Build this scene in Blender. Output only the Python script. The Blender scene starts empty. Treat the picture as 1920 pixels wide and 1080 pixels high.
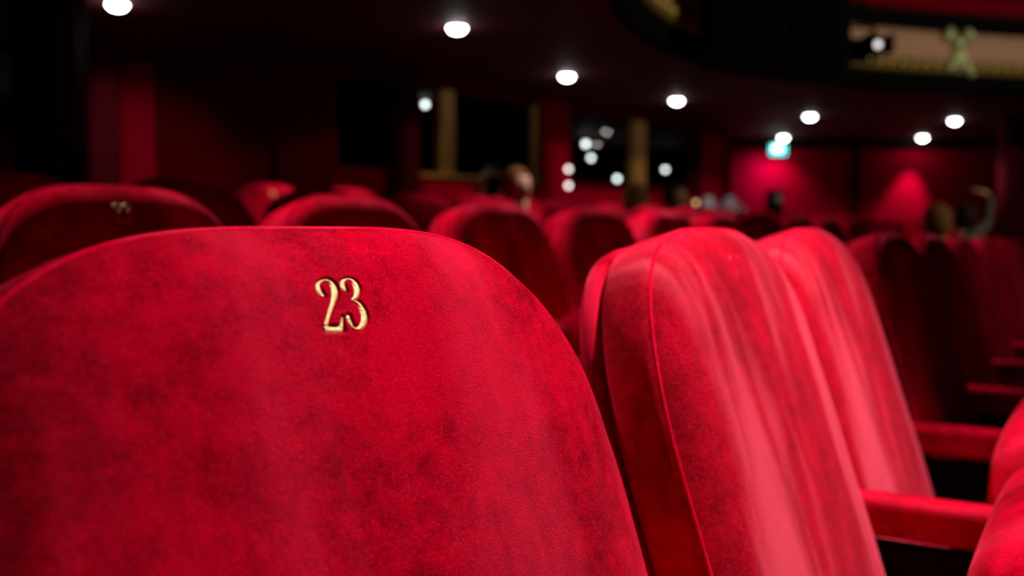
import bpy, bmesh, math, random
from mathutils import Vector, Matrix, noise
random.seed(7)
sc = bpy.context.scene
COL = sc.collection
CZ = 0.95            # eye height, which is the height of the front row's seat tops
F = 1867.0
PITCH = math.radians(3.37)

# ------------------------------------------------------------ camera, world, exposure, lights
cd = bpy.data.cameras.new('camera'); cam = bpy.data.objects.new('camera', cd); COL.objects.link(cam)
cam.location = (0, 0, CZ); cam.rotation_euler = (math.radians(90) - PITCH, 0, 0)
cd.sensor_width = 36; cd.lens = 36 * F / 1920
cd.dof.use_dof = True; cd.dof.focus_distance = 0.66; cd.dof.aperture_fstop = 4.4
cd.clip_start = 0.02; cd.clip_end = 80
sc.camera = cam
w = bpy.data.worlds.new('world'); sc.world = w; w.use_nodes = True
w.node_tree.nodes['Background'].inputs[0].default_value = (0.34, 0.11, 0.12, 1)
w.node_tree.nodes['Background'].inputs[1].default_value = 0.02
sc.view_settings.view_transform = 'Standard'; sc.view_settings.look = 'None'
sc.view_settings.exposure = 0.0; sc.view_settings.gamma = 1.0
sc.view_settings.use_curve_mapping = False
sc.cycles.use_denoising = True
sc.cycles.sample_clamp_indirect = 4.0
sc.cycles.use_light_tree = True

H = 1.60             # soffit above the eye
ZC = CZ + H
D = Vector((math.sin(math.radians(31.5)), math.cos(math.radians(31.5)), 0))   # along a row
N = Vector((-math.cos(math.radians(31.5)), math.sin(math.radians(31.5)), 0))  # towards the back of the hall
P0 = Vector((-0.112, 0.60, 0))
def rl(r, L, z=0.0):
    p = P0 + N * r + D * L + Vector((.012 if r > .5 else 0, 0, 0))
    return Vector((p.x, p.y, z))

def spot(loc, target, power, size_deg, blend=0.5, radius=0.05, color=(1, .86, .74)):
    l = bpy.data.lights.new('spot_lamp', 'SPOT'); l.energy = power; l.spot_size = math.radians(size_deg)
    l.spot_blend = blend; l.shadow_soft_size = radius; l.color = color
    o = bpy.data.objects.new('spot_lamp', l); COL.objects.link(o)
    o.location = loc
    o.rotation_euler = (Vector(target) - Vector(loc)).to_track_quat('-Z', 'Y').to_euler()
    return o

# unseen spots over the seats, without fixtures; visible recessed lamps are appended below
KEY = rl(-0.50, 0.98, ZC - 0.02)
LAMPS = [  # location, power, cone, blend, aim
    (KEY, 290, 58, .7, rl(-0.16, .56, .8)),
    (rl(-0.55, 3.4, ZC - 0.02), 24, 90, .9, None),  # added fill for the dark far end of the front row
    (rl(1.90, 0.60, ZC - 0.02), 210, 38, .5, rl(.80, .60, .95)),  # this and the next three added to light the second row's rims
    (rl(1.90, 1.40, ZC - 0.02), 210, 38, .5, rl(.80, 1.4, .95)),
    (rl(1.90, 2.20, ZC - 0.02), 210, 38, .5, rl(.80, 2.2, .95)),
    (rl(1.90, 3.00, ZC - 0.02), 210, 38, .5, rl(.80, 3.0, .95)),
    (rl(2.35, 3.1, ZC - 0.02), 110, 60, .6, None),
    (rl(1.95, 4.75, ZC - 0.02), 100, 90, .6, None),
]
def under(px, py):   # a point of the soffit seen at a pixel of the photograph
    a = (px - 960) / F; b = (540 - py) / F
    v = Vector((a, math.cos(PITCH) + b * math.sin(PITCH), -math.sin(PITCH) + b * math.cos(PITCH)))
    v *= H / v.z
    return Vector((v.x, v.y, ZC - 0.02))
SEEN = [(220, 6, 45), (857, 50, 120), (1063, 141, 40), (1269, 187, 30), (1519, 217, 40), (1790, 225, 80), (1469, 257, 34), (1730, 257, 120)]
for px, py, pw in SEEN:
    aim = {1730: Vector((6.9, 17.7, .45)), 220: Vector((-3.5, 9.3, 1.2))}.get(px)
    LAMPS.append((under(px, py), pw, 56 if aim else 110, .8, aim))
for loc, pw, cone, bl, aim in LAMPS:
    spot(loc - Vector((0, 0, .06)), aim or loc - Vector((0, 0, 2)), pw, cone, bl, .04, (1, .90, .82))
# unseen spot added to wash the gilded balcony front with light
spot((8.5, 3.0, 4.6), (3.2, 10.9, 3.0), 950, 75, .8, .3, (1, .85, .62))

# ------------------------------------------------------------ materials
def new_mat(name):
    m = bpy.data.materials.new(name); m.use_nodes = True
    nt = m.node_tree; b = nt.nodes['Principled BSDF']
    return m, nt, b
def nd(nt, t, **k):
    n = nt.nodes.new(t)
    for a, v in k.items(): setattr(n, a, v)
    return n
def simple(name, col, rough=.6, metal=0, noise_amt=.25, nscale=8, bump=.0, sheen=0, spec=.5):
    m, nt, b = new_mat(name)
    tc = nd(nt, 'ShaderNodeTexCoord'); no = nd(nt, 'ShaderNodeTexNoise'); no.inputs['Scale'].default_value = nscale
    no.inputs['Detail'].default_value = 5
    nt.links.new(tc.outputs['Object'], no.inputs['Vector'])
    mx = nd(nt, 'ShaderNodeMix', data_type='RGBA')
    mx.inputs[6].default_value = (*[c * (1 - noise_amt) for c in col], 1)
    mx.inputs[7].default_value = (*[min(1, c * (1 + noise_amt)) for c in col], 1)
    nt.links.new(no.outputs['Fac'], mx.inputs[0]); nt.links.new(mx.outputs[2], b.inputs['Base Color'])
    b.inputs['Roughness'].default_value = rough; b.inputs['Metallic'].default_value = metal
    b.inputs['Specular IOR Level'].default_value = spec
    b.inputs['Sheen Weight'].default_value = sheen
    if bump:
        bp = nd(nt, 'ShaderNodeBump'); bp.inputs['Strength'].default_value = bump; bp.inputs['Distance'].default_value = .01
        nt.links.new(no.outputs['Fac'], bp.inputs['Height']); nt.links.new(bp.outputs[0], b.inputs['Normal'])
    return m
def emit(name, col, s):
    m, nt, b = new_mat(name)
    b.inputs['Base Color'].default_value = (*[c * .6 for c in col], 1)
    b.inputs['Emission Color'].default_value = (*col, 1); b.inputs['Emission Strength'].default_value = s
    return m

def velvet(name, dark, base, lit, sheen=.5, tint=(1, .06, .14), streak=.35, seed=0, smin=.44, smax=.66):
    m, nt, b = new_mat(name); L = nt.links.new
    tc = nd(nt, 'ShaderNodeTexCoord'); oi = nd(nt, 'ShaderNodeObjectInfo')
    off = nd(nt, 'ShaderNodeVectorMath', operation='SCALE'); off.inputs[0].default_value = (7, 3, 5)
    if seed: off.inputs['Scale'].default_value = seed
    else: L(oi.outputs['Random'], off.inputs['Scale'])
    add = nd(nt, 'ShaderNodeVectorMath', operation='ADD'); L(tc.outputs['Object'], add.inputs[0]); L(off.outputs[0], add.inputs[1])
    # brushed nap: tall soft streaks
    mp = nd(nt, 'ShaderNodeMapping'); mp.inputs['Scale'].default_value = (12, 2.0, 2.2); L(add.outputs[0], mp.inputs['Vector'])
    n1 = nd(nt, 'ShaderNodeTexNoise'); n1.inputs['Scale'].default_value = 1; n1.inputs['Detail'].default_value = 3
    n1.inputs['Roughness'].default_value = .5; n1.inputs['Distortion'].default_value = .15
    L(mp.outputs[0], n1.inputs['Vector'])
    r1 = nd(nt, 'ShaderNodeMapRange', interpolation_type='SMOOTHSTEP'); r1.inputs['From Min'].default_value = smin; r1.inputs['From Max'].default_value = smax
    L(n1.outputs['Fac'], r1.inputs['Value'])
    # fine pile
    n2 = nd(nt, 'ShaderNodeTexNoise'); n2.inputs['Scale'].default_value = 1100; n2.inputs['Detail'].default_value = 2
    L(tc.outputs['Object'], n2.inputs['Vector'])
    n3 = nd(nt, 'ShaderNodeTexNoise'); n3.inputs['Scale'].default_value = 60; n3.inputs['Detail'].default_value = 6; n3.inputs['Roughness'].default_value = .7
    L(tc.outputs['Object'], n3.inputs['Vector'])
    a2 = nd(nt, 'ShaderNodeMath', operation='ADD'); L(n2.outputs['Fac'], a2.inputs[0]); L(n3.outputs['Fac'], a2.inputs[1])
    mr = nd(nt, 'ShaderNodeMapRange'); mr.inputs['From Min'].default_value = .76; mr.inputs['From Max'].default_value = 1.22
    n5 = nd(nt, 'ShaderNodeTexNoise'); n5.inputs['Scale'].default_value = 8; n5.inputs['Detail'].default_value = 4
    L(add.outputs[0], n5.inputs['Vector'])
    a5 = nd(nt, 'ShaderNodeMath', operation='ADD'); L(a2.outputs[0], a5.inputs[0])
    m5 = nd(nt, 'ShaderNodeMath', operation='MULTIPLY_ADD'); L(n5.outputs['Fac'], m5.inputs[0]); m5.inputs[1].default_value = 1.35; m5.inputs[2].default_value = -.675
    L(m5.outputs[0], a5.inputs[1]); L(a5.outputs[0], mr.inputs['Value'])
    mx = nd(nt, 'ShaderNodeMix', data_type='RGBA')
    mx.inputs[6].default_value = (*dark, 1); mx.inputs[7].default_value = (*base, 1)
    L(mr.outputs[0], mx.inputs[0])
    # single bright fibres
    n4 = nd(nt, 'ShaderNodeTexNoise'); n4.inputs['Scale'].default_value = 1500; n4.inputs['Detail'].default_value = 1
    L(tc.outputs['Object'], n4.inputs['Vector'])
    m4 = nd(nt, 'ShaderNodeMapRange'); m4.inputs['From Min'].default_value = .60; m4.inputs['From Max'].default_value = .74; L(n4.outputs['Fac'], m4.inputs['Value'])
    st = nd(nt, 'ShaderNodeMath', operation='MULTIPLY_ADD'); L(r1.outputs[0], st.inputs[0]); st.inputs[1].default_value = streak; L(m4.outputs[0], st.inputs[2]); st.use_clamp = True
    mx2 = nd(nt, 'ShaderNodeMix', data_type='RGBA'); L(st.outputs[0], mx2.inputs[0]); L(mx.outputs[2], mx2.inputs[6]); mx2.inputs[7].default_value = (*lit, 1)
    L(mx2.outputs[2], b.inputs['Base Color'])
    b.inputs['Roughness'].default_value = .9; b.inputs['Specular IOR Level'].default_value = .0
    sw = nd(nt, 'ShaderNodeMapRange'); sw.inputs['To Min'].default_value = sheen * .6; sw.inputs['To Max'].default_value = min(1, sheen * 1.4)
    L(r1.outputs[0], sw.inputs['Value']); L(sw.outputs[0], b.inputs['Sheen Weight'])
    b.inputs['Sheen Roughness'].default_value = .30; b.inputs['Sheen Tint'].default_value = (*tint, 1)
    bp = nd(nt, 'ShaderNodeBump'); bp.inputs['Strength'].default_value = .6; bp.inputs['Distance'].default_value = .0010
    L(a2.outputs[0], bp.inputs['Height'])
    bp2 = nd(nt, 'ShaderNodeBump'); bp2.inputs['Strength'].default_value = .5; bp2.inputs['Distance'].default_value = .010
    L(n1.outputs['Fac'], bp2.inputs['Height']); L(bp.outputs[0], bp2.inputs['Normal']); L(bp2.outputs[0], b.inputs['Normal'])
    return m

VELVET = velvet('red_velvet', (.17, .0, .004), (.60, .0, .020), (.82, .02, .07), .55, (1, .08, .17))
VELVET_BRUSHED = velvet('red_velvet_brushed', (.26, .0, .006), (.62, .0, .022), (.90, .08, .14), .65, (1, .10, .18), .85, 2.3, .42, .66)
PIPE = velvet('red_velvet_piping', (.6, .0, .02), (.9, .0, .04), (1, .04, .10), .8)
GOLD_THREAD = simple('gold_thread', (1.0, .60, .28), .45, .35, .35, 900, .3)
DARK = simple('dark_lacquer', (.006, .002, .002), .8, spec=.1)
CARPET = simple('dark_red_carpet', (.05, .004, .008), .95, 0, .4, 60, .3)
SOFFIT = simple('soffit_paint', (.11, .005, .008), .7, 0, .15, 1.2)
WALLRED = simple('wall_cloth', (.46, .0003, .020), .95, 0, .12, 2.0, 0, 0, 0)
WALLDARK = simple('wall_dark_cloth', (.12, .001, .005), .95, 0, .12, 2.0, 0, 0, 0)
BLACK = simple('black_paint', (.004, .004, .0045), .9, spec=.08)
COLUMN = simple('column_lacquer', (.08, .002, .008), .8, 0, .2, 6, spec=.04)
GOLDPAINT = simple('gold_paint', (.75, .38, .08), .45, .3, .25, 10)
CREAM = simple('cream_plaster', (.62, .36, .24), .6, 0, .12, 5)
GILT = simple('gilt', (.38, .27, .07), .4, .5, .3, 14)
GREENGILT = simple('pale_green_gilt', (.62, .72, .36), .4, .3, .4, 12)
GLASS, _nt, _b = new_mat('window_glass')
_b.inputs['Transmission Weight'].default_value = 1; _b.inputs['Roughness'].default_value = 0.0; _b.inputs['IOR'].default_value = 1.2
LAMPGLOW = emit('lamp_glow', (1, .97, .92), 30)
FOYERGLOW = emit('foyer_lamp_glow', (.86, 1, .95), 6)
RAIL = simple('rail_velvet', (.20, .0005, .010), .9, 0, .2, 20, spec=.05)
BRONZE = simple('lamp_rim_metal', (.25, .2, .16), .35, .8)

# ------------------------------------------------------------ helpers
def link(name, me, mat=None, parent=None, smooth=False):
    o = bpy.data.objects.new(name, me); COL.objects.link(o)
    if mat is not None and not me.materials: me.materials.append(mat)
    if parent: o.parent = parent
    if smooth:
        for p in me.polygons: p.use_smooth = True
    return o
def mesh(name, vs, fs):
    me = bpy.data.meshes.new(name); me.from_pydata([tuple(v) for v in vs], [], fs); me.update()
    return me
def bmobj(name, bm, mat, parent=None, smooth=False):
    bmesh.ops.recalc_face_normals(bm, faces=bm.faces)
    me = bpy.data.meshes.new(name); bm.to_mesh(me); bm.free()
    return link(name, me, mat, parent, smooth)
def tag(o, label=None, cat=None, group=None, kind=None):
    if label: o['label'] = label
    if cat: o['category'] = cat
    if group: o['group'] = group
    if kind: o['kind'] = kind
    return o
def empty(name, loc, rz=0):
    o = bpy.data.objects.new(name, None); COL.objects.link(o); o.location = loc; o.rotation_euler = (0, 0, rz)
    o.empty_display_size = .1
    return o
def bx(bm, x0, x1, y0, y1, z0, z1, bev=0, seg=2, M=None):
    r = bmesh.ops.create_cube(bm, size=1)
    vs = r['verts']
    for v in vs:
        v.co = Vector(((x0 + x1) / 2 + v.co.x * (x1 - x0), (y0 + y1) / 2 + v.co.y * (y1 - y0), (z0 + z1) / 2 + v.co.z * (z1 - z0)))
    if bev:
        es = list({e for v in vs for e in v.link_edges})
        r = bmesh.ops.bevel(bm, geom=es, offset=bev, segments=seg, profile=.5, affect='EDGES')
        vs = list({v for f in r['faces'] for v in f.verts} | {v for v in vs if v.is_valid})
    if M is not None:
        bmesh.ops.transform(bm, matrix=M, verts=vs)
def cyl(bm, c, r, h, seg=16, r2=None, axis='Z'):
    M = Matrix.Translation(Vector(c))
    if axis == 'X': M = M @ Matrix.Rotation(math.pi / 2, 4, 'Y')
    if axis == 'Y': M = M @ Matrix.Rotation(math.pi / 2, 4, 'X')
    bmesh.ops.create_cone(bm, cap_ends=True, segments=seg, radius1=r, radius2=r if r2 is None else r2, depth=h, matrix=M)
def lathe(bm, prof, seg=20, c=(0, 0, 0), flute=0, nf=0):
    rings = []
    for r, z in prof:
        ring = []
        for k in range(seg):
            a = 2 * math.pi * k / seg
            rr = r * (1 - flute * (0.5 + 0.5 * math.cos(nf * a))) if nf else r
            ring.append(bm.verts.new((c[0] + rr * math.cos(a), c[1] + rr * math.sin(a), c[2] + z)))
        rings.append(ring)
    for i in range(len(rings) - 1):
        for k in range(seg):
            bm.faces.new((rings[i][k], rings[i][(k + 1) % seg], rings[i + 1][(k + 1) % seg], rings[i + 1][k]))
    bm.faces.new(rings[0][::-1]); bm.faces.new(rings[-1])
def at(px, py, Y):   # the point at distance Y that the photograph shows at a pixel
    a = (px - 960) / F; b = (540 - py) / F
    v = Vector((a, math.cos(PITCH) + b * math.sin(PITCH), -math.sin(PITCH) + b * math.cos(PITCH)))
    v *= Y / v.y
    return Vector((v.x, v.y, CZ + v.z))

# ------------------------------------------------------------ seat
A, HS, PP, WB = .239, .222, 3.7, -.56
REC = math.radians(18); ZT = .95
CR, SR = math.cos(REC), math.sin(REC)
def top_w(s): return -HS * (1 - math.sqrt(max(0, 1 - abs(s) ** PP)))
def puff(s, v):
    e = A * (1 - abs(s)); f_ = v * (WB - top_w(s)) * -1
    # distance to the rim, softened
    g1 = 1 - math.exp(-max(0, e) / .024); g2 = 1 - math.exp(-max(0, f_) / .019)
    return -.023 * g1 * g2 - .011 * (1 - s * s) * math.sin(math.pi * min(1, max(0, .12 + .8 * v))) * g1 * g2
def P3(u, w_, d):   # local point of the backrest: across, along, depth backwards
    return Vector((u, w_ * SR + d * CR, ZT + w_ * CR - d * SR))
def surf(u, w_):
    s = u / A; t = top_w(s); return puff(s, (w_ - t) / (WB - t))

# embroidered digits: (x, y, stroke width), figures of a tall old-style face
GX = 5.1e-5
G2 = [[(285,485,30),(250,455,45),(228,400,45),(238,345,30),(290,310,16),(345,300,22),(400,325,45),(436,380,62),(440,450,60),(412,540,42),(375,620,36),(335,715,30),(308,790,34)],
      [(292,835,62),(380,838,62),(450,836,62),(515,832,62)], [(510,815,40),(518,760,26),(520,700,14)]]
G3 = [[(568,410,26),(548,390,44),(535,335,46),(560,290,26),(620,268,18),(680,285,40),(722,340,62),(728,410,56),(700,470,36),(640,505,14)],
      [(650,512,12),(715,530,30),(775,590,56),(808,670,66),(800,745,60),(750,805,40),(690,822,26),(635,800,34),(598,745,44),(580,700,34),(590,685,20)]]
def norm(G, x0, y0):
    out = []
    for st in G:
        o = []
        for x, y, w_ in st:
            yy = -(y + (x - 525) * .12 - y0) * 5.3e-5
            o.append(((x - x0) * GX + .34 * yy, yy, w_ * 6.2e-5))
        out.append(o)
    return out
DG = {'2': norm(G2, 370, 570), '3': norm(G3, 675, 570)}
def arc(cx, cy, rx, ry, a0, a1, n, wf): 
    return [(cx + rx * math.cos(math.radians(a0 + (a1 - a0) * i / (n - 1))), cy + ry * math.sin(math.radians(a0 + (a1 - a0) * i / (n - 1))), wf) for i in range(n)]
DG['1'] = [[(0, -.015, .0034), (0, .015, .0034)], [(-.005, .010, .0012), (-.001, .015, .002)], [(-.005, -.015, .0016), (.005, -.015, .0016)]]
DG['0'] = [arc(0, 0, .008, .014, 0, 360, 20, .003)]
def catmull(pts, n=5):
    out = []
    for i in range(len(pts) - 1):
        p = [pts[max(0, i - 1)], pts[i], pts[i + 1], pts[min(len(pts) - 1, i + 2)]]
        for k in range(n):
            t = k / n
            out.append(tuple(.5 * ((2 * p[1][j]) + (-p[0][j] + p[2][j]) * t + (2 * p[0][j] - 5 * p[1][j] + 4 * p[2][j] - p[3][j]) * t * t + (-p[0][j] + 3 * p[1][j] - 3 * p[2][j] + p[3][j]) * t ** 3) for j in range(3)))
    out.append(pts[-1]); return out
NUMW = -.053
def strokes(text):
    res = []
    adv = .0168
    for i, ch in enumerate(text):
        ox = (i - (len(text) - 1) / 2) * adv - (.0122 if text == '23' else .019)
        for st in DG[ch]:
            res.append([(x + ox, y + NUMW, w_) for x, y, w_ in catmull(st)])
    return res
def number_mesh(text, depth):
    vs, fs = [], []
    for st in strokes(text):
        n = len(st); base = len(vs)
        for i in range(n):
            a = st[max(0, i - 1)]; b = st[min(n - 1, i + 1)]
            tx, ty = b[0] - a[0], b[1] - a[1]; l = math.hypot(tx, ty) or 1; nx, ny = -ty / l, tx / l
            hw = max(.0004, st[i][2] / 2)
            for k, c in ((-1, 0), (-.5, -.0005), (0, -.0008), (.5, -.0005), (1, 0)):
                u, w_ = st[i][0] + nx * hw * k, st[i][1] + ny * hw * k
                vs.append(P3(u, w_, surf(u, w_) + depth + c))
        for i in range(n - 1):
            for k in range(4):
                q = base + i * 5 + k
                fs.append((q, q + 1, q + 6, q + 5))
    return mesh('seat_number', vs, fs)
def outline(n):
    pts = []
    for i in range(9): pts.append((-A, WB + (top_w(1) - WB) * i / 9))
    for i in range(n + 1):
        s = math.sin(-math.pi / 2 + math.pi * i / n)
        s = s if abs(s) < .9999 else math.copysign(1, s)
        pts.append((A * s, top_w(s)))
    for i in range(8, -1, -1): pts.append((A, WB + (top_w(1) - WB) * i / 9))
    return pts
def offs(pts, d):
    out = []
    n = len(pts)
    for i in range(n):
        a = pts[max(0, i - 1)]; b = pts[min(n - 1, i + 1)]
        tx, ty = b[0] - a[0], b[1] - a[1]; l = math.hypot(tx, ty) or 1
        k = d if d < 0 else d * (.25 + .75 * abs(ty / l))
        out.append((pts[i][0] - ty / l * k, pts[i][1] + tx / l * k))
    return out
def cushion_mesh(ss, vv, dents=None):
    """front pad: domed face, seam, puckered side band and back, one closed shell"""
    vs, fs = [], []
    S, V = len(ss), len(vv)
    for v in vv:
        for s in ss:
            t = top_w(s); w_ = t + v * (WB - t); u = A * s
            d = puff(s, v)
            d += .0016 * noise.noise(Vector((u * 14, w_ * 9, 3.1)))
            if dents and abs(u + .012) < .031 and abs(w_ - NUMW) < .026:
                m = 9
                for st in dents:
                    for i in range(0, len(st)):
                        q = st[i]; m = min(m, math.hypot(u - q[0], w_ - q[1]) - q[2] / 2)
                k = max(0, min(1, 1 - (m - .0001) / .0013)); k = k * k * (3 - 2 * k)
                d += .0016 * k
            vs.append(P3(u, w_, d))
    for j in range(V - 1):
        for i in range(S - 1):
            q = j * S + i; fs.append((q, q + S, q + S + 1, q + 1))
    # boundary loop: left side up, top, right side down
    loop = [(j * S, ss[0], vv[j]) for j in range(V - 1, 0, -1)] + [(i, ss[i], 0) for i in range(S)] + [(j * S + S - 1, ss[-1], vv[j]) for j in range(1, V)]
    pts = []
    for idx, s, v in loop:
        t = top_w(s); pts.append((A * s, t + v * (WB - t)))
    prev = [q[0] for q in loop]
    acc = 0; lens = [0]
    for i in range(1, len(pts)):
        acc += math.hypot(pts[i][0] - pts[i - 1][0], pts[i][1] - pts[i - 1][1]); lens.append(acc)
    for dep, o in ((.003, .0045), (.009, .0070), (.028, .0080), (.043, .0070), (.050, .003), (.053, -.005)):
        op = offs(pts, o)
        cur = []
        for i, (u, w_) in enumerate(op):
            k = math.exp(-((dep - .014) / .012) ** 2)
            j = .0011 * k * noise.noise(Vector((lens[i] * 110, 1.7, dep * 30)))
            cur.append(len(vs)); vs.append(P3(u * (1 + j * 3), w_ + j * .5, dep + 0))
        for i in range(len(cur) - 1):
            fs.append((prev[i], prev[i + 1], cur[i + 1], cur[i]))
        prev = cur
    fs.append(tuple(prev))
    return mesh('backrest_cushion', vs, fs)
def lin(a, b, n): return [a + (b - a) * i / (n - 1) for i in range(n)]
def ssin(n): return [math.sin(-math.pi / 2 + math.pi * i / (n - 1)) for i in range(n)]
def merge(base, lo, hi, n):
    return sorted([x for x in base if x < lo or x > hi] + lin(lo, hi, n))
VBASE = [0, .004, .01, .02, .035, .055] + lin(.08, 1, 22)
CUSH_LO = cushion_mesh(ssin(41), VBASE)
ss = merge(ssin(81), -.0435 / A, .0195 / A, 150)
vv = merge([0, .002, .005, .01, .017, .025] + lin(.034, 1, 60), .036, .128, 120)
CUSH_HI = cushion_mesh(ss, vv, strokes('23'))

def tube_mesh(name, pts, r, seg=6):
    vs, fs = [], []
    n = len(pts)
    for i, p in enumerate(pts):
        t = (pts[min(n - 1, i + 1)] - pts[max(0, i - 1)]).normalized()
        a = t.cross(Vector((.13, 1, .21))).normalized(); b = t.cross(a)
        for k in range(seg):
            an = 2 * math.pi * k / seg
            vs.append(p + a * r * math.cos(an) + b * r * math.sin(an))
    for i in range(n - 1):
        for k in range(seg):
            fs.append((i * seg + k, i * seg + (k + 1) % seg, (i + 1) * seg + (k + 1) % seg, (i + 1) * seg + k))
    return mesh(name, vs, fs)
PIPING = tube_mesh('piping', [P3(u, w_, .001) for u, w_ in offs(outline(90), .0008)], .0020)
def shell_mesh():
    vs, fs = [], []
    pts = outline(50); prev = None; first = None
    for dep, o in ((.055, -.010), (.056, .002), (.058, .0055), (.066, .0075), (.074, .004), (.078, -.006)):
        op = offs(pts, o); cur = []
        for u, w_ in op: cur.append(len(vs)); vs.append(P3(u, w_, dep))
        if prev:
            for i in range(len(cur) - 1): fs.append((prev[i], prev[i + 1], cur[i + 1], cur[i]))
        else: first = cur
        prev = cur
    fs.append(tuple(prev)); fs.append(tuple(first[::-1]))
    return mesh('back_shell', vs, fs)
SHELL = shell_mesh()
def seat_cushion_mesh():
    bm = bmesh.new()
    bx(bm, -.225, .225, -.415, -.285, .27, .705, .05, 5)
    bmesh.ops.subdivide_edges(bm, edges=[e for e in bm.edges if e.calc_length() > .2], cuts=5, use_grid_fill=True)
    for v in bm.verts:
        k = (v.co.z - .27) / .435
        v.co.y += .02 * math.sin(math.pi * k) * (1 if v.co.y > -.35 else -1) * (1 - (v.co.x / .25) ** 2)
        v.co.x *= 1.03 - .05 * max(0, k)
    bmesh.ops.recalc_face_normals(bm, faces=bm.faces)
    me = bpy.data.meshes.new('seat_cushion'); bm.to_mesh(me); bm.free(); return me
SEATC = seat_cushion_mesh()
def arm_mesh():
    bm = bmesh.new(); bx(bm, .249, .301, -.40, .03, .564, .614, .010, 3)
    bmesh.ops.recalc_face_normals(bm, faces=bm.faces)
    me = bpy.data.meshes.new('armrest'); bm.to_mesh(me); bm.free(); return me
ARM = arm_mesh()
def stand_mesh():
    bm = bmesh.new(); bx(bm, .262, .288, -.34, .02, .0, .556, .008, 2); bx(bm, .245, .305, -.36, .04, 0, .02, .004, 1)
    bmesh.ops.recalc_face_normals(bm, faces=bm.faces)
    me = bpy.data.meshes.new('side_panel'); bm.to_mesh(me); bm.free(); return me
STAND = stand_mesh()
def pan_mesh():
    bm = bmesh.new(); bx(bm, -.17, .17, -.283, -.268, .30, .56, .005, 1)
    cyl(bm, (0, -.21, .36), .014, .53, 12, axis='X'); bx(bm, -.16, .16, -.27, -.05, .36, .39, .006, 1)
    bmesh.ops.recalc_face_normals(bm, faces=bm.faces)
    me = bpy.data.meshes.new('seat_pan'); bm.to_mesh(me); bm.free(); return me
PAN = pan_mesh()
for me, m in ((CUSH_LO, VELVET), (CUSH_HI, VELVET), (PIPING, PIPE), (SHELL, VELVET), (SEATC, VELVET), (ARM, VELVET), (STAND, DARK), (PAN, DARK)):
    me.materials.append(m)
    for p in me.polygons: p.use_smooth = me not in (STAND, ARM)
NUMM = {}
def number_of(text, worn=False):
    if (text, worn) not in NUMM:
        me = number_mesh(text, .0007 if text == '23' else (.0004 if worn else -.0012)); me.materials.append(GOLD_THREAD); NUMM[(text, worn)] = me
        for p in me.polygons: p.use_smooth = True
    return NUMM[(text, worn)]

SEATS = []
def seat(base, heading_deg, label, group, number=None, hi=False, left_arm=False, brushed=False):
    """an empty at the seat's foot; heading is the row direction's angle from the view axis"""
    t = empty('theatre_seat', base, math.radians(90 - heading_deg))
    tag(t, label, 'seat', group)
    c = link('backrest', CUSH_HI if hi else CUSH_LO, None, t)
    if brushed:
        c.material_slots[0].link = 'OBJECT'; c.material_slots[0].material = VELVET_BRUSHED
    link('piping', PIPING, None, c)
    if hi: t.scale.x = 1.09
    if number:
        nme = number_of(number, brushed)
        no = link('seat_number', nme, None, c); no['label'] = 'gold embroidered number ' + number
    link('back_shell', SHELL, None, t)
    SEATS.append((t, link('seat_cushion', SEATC, None, t)))
    a = link('armrest', ARM, None, t); link('side_panel', STAND, None, t); link('seat_pan', PAN, None, t)
    if left_arm:
        a = link('armrest', ARM, None, t); a.location.x = -.55
        a = link('side_panel', STAND, None, t); a.location.x = -.55
    return t

SP = .55
def ordinal(n): return {1: 'first', 2: 'second', 3: 'third', 4: 'fourth', 5: 'fifth', 6: 'sixth', 7: 'seventh', 8: 'eighth', 9: 'ninth', 10: 'tenth', 11: 'eleventh', 12: 'twelfth', 13: 'thirteenth', 14: 'fourteenth', 15: 'fifteenth', 16: 'sixteenth', 17: 'seventeenth', 18: 'eighteenth'}[n]

# front row: measured places of the seats (they stray a little from the line)
dirs = [34, 28.2, 32.9, 30.6, 31.2, 32.0, 31.8, 32, 32, 32]
pos = [P0.copy()]
for a in dirs:
    a = math.radians(a); pos.append(pos[-1] + Vector((math.sin(a), math.cos(a), 0)) * SP)
heads = [36, 31, 31, 32, 32, 32, 32, 33, 33, 33, 34]
for i, p in enumerate(pos):
    drop = 0 if i < 3 else -.0065 * (i - 2)
    if i == 0: p = p - D * .016; lab = 'nearest red velvet theatre seat, gold number 23 on its backrest'
    elif i == 1: lab = 'red velvet theatre seat beside seat 23, bright brushed streaks on its backrest'; p = p + Vector((.0155, .0257, 0))
    else: lab = 'red velvet theatre seat in the front row, %s along from seat 23' % ordinal(i)
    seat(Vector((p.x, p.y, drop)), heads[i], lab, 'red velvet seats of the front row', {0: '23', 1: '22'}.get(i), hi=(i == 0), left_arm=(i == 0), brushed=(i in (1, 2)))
ROWH = .067
def row(r, ks, idx, stagger, numbers, who):
    for n_, k in enumerate(ks):
        p = rl(r, (k + stagger) * SP)
        seat(Vector((p.x, p.y, ROWH * idx)), 31.5, 'red velvet theatre seat, %s from the left in the %s' % (ordinal(n_ + 1), who),
             'red velvet seats of the ' + who, numbers.get(k), left_arm=(n_ == 0))
row(.95, range(1, 19), 1, 0, {1: '22'}, 'row behind the front row')
row(1.90, range(1, 18), 2, .74, {1: '23', 2: '22'}, 'third row')
row(2.85, range(4, 17), 3, .04, {5: '21'}, 'fourth and last row')

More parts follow.
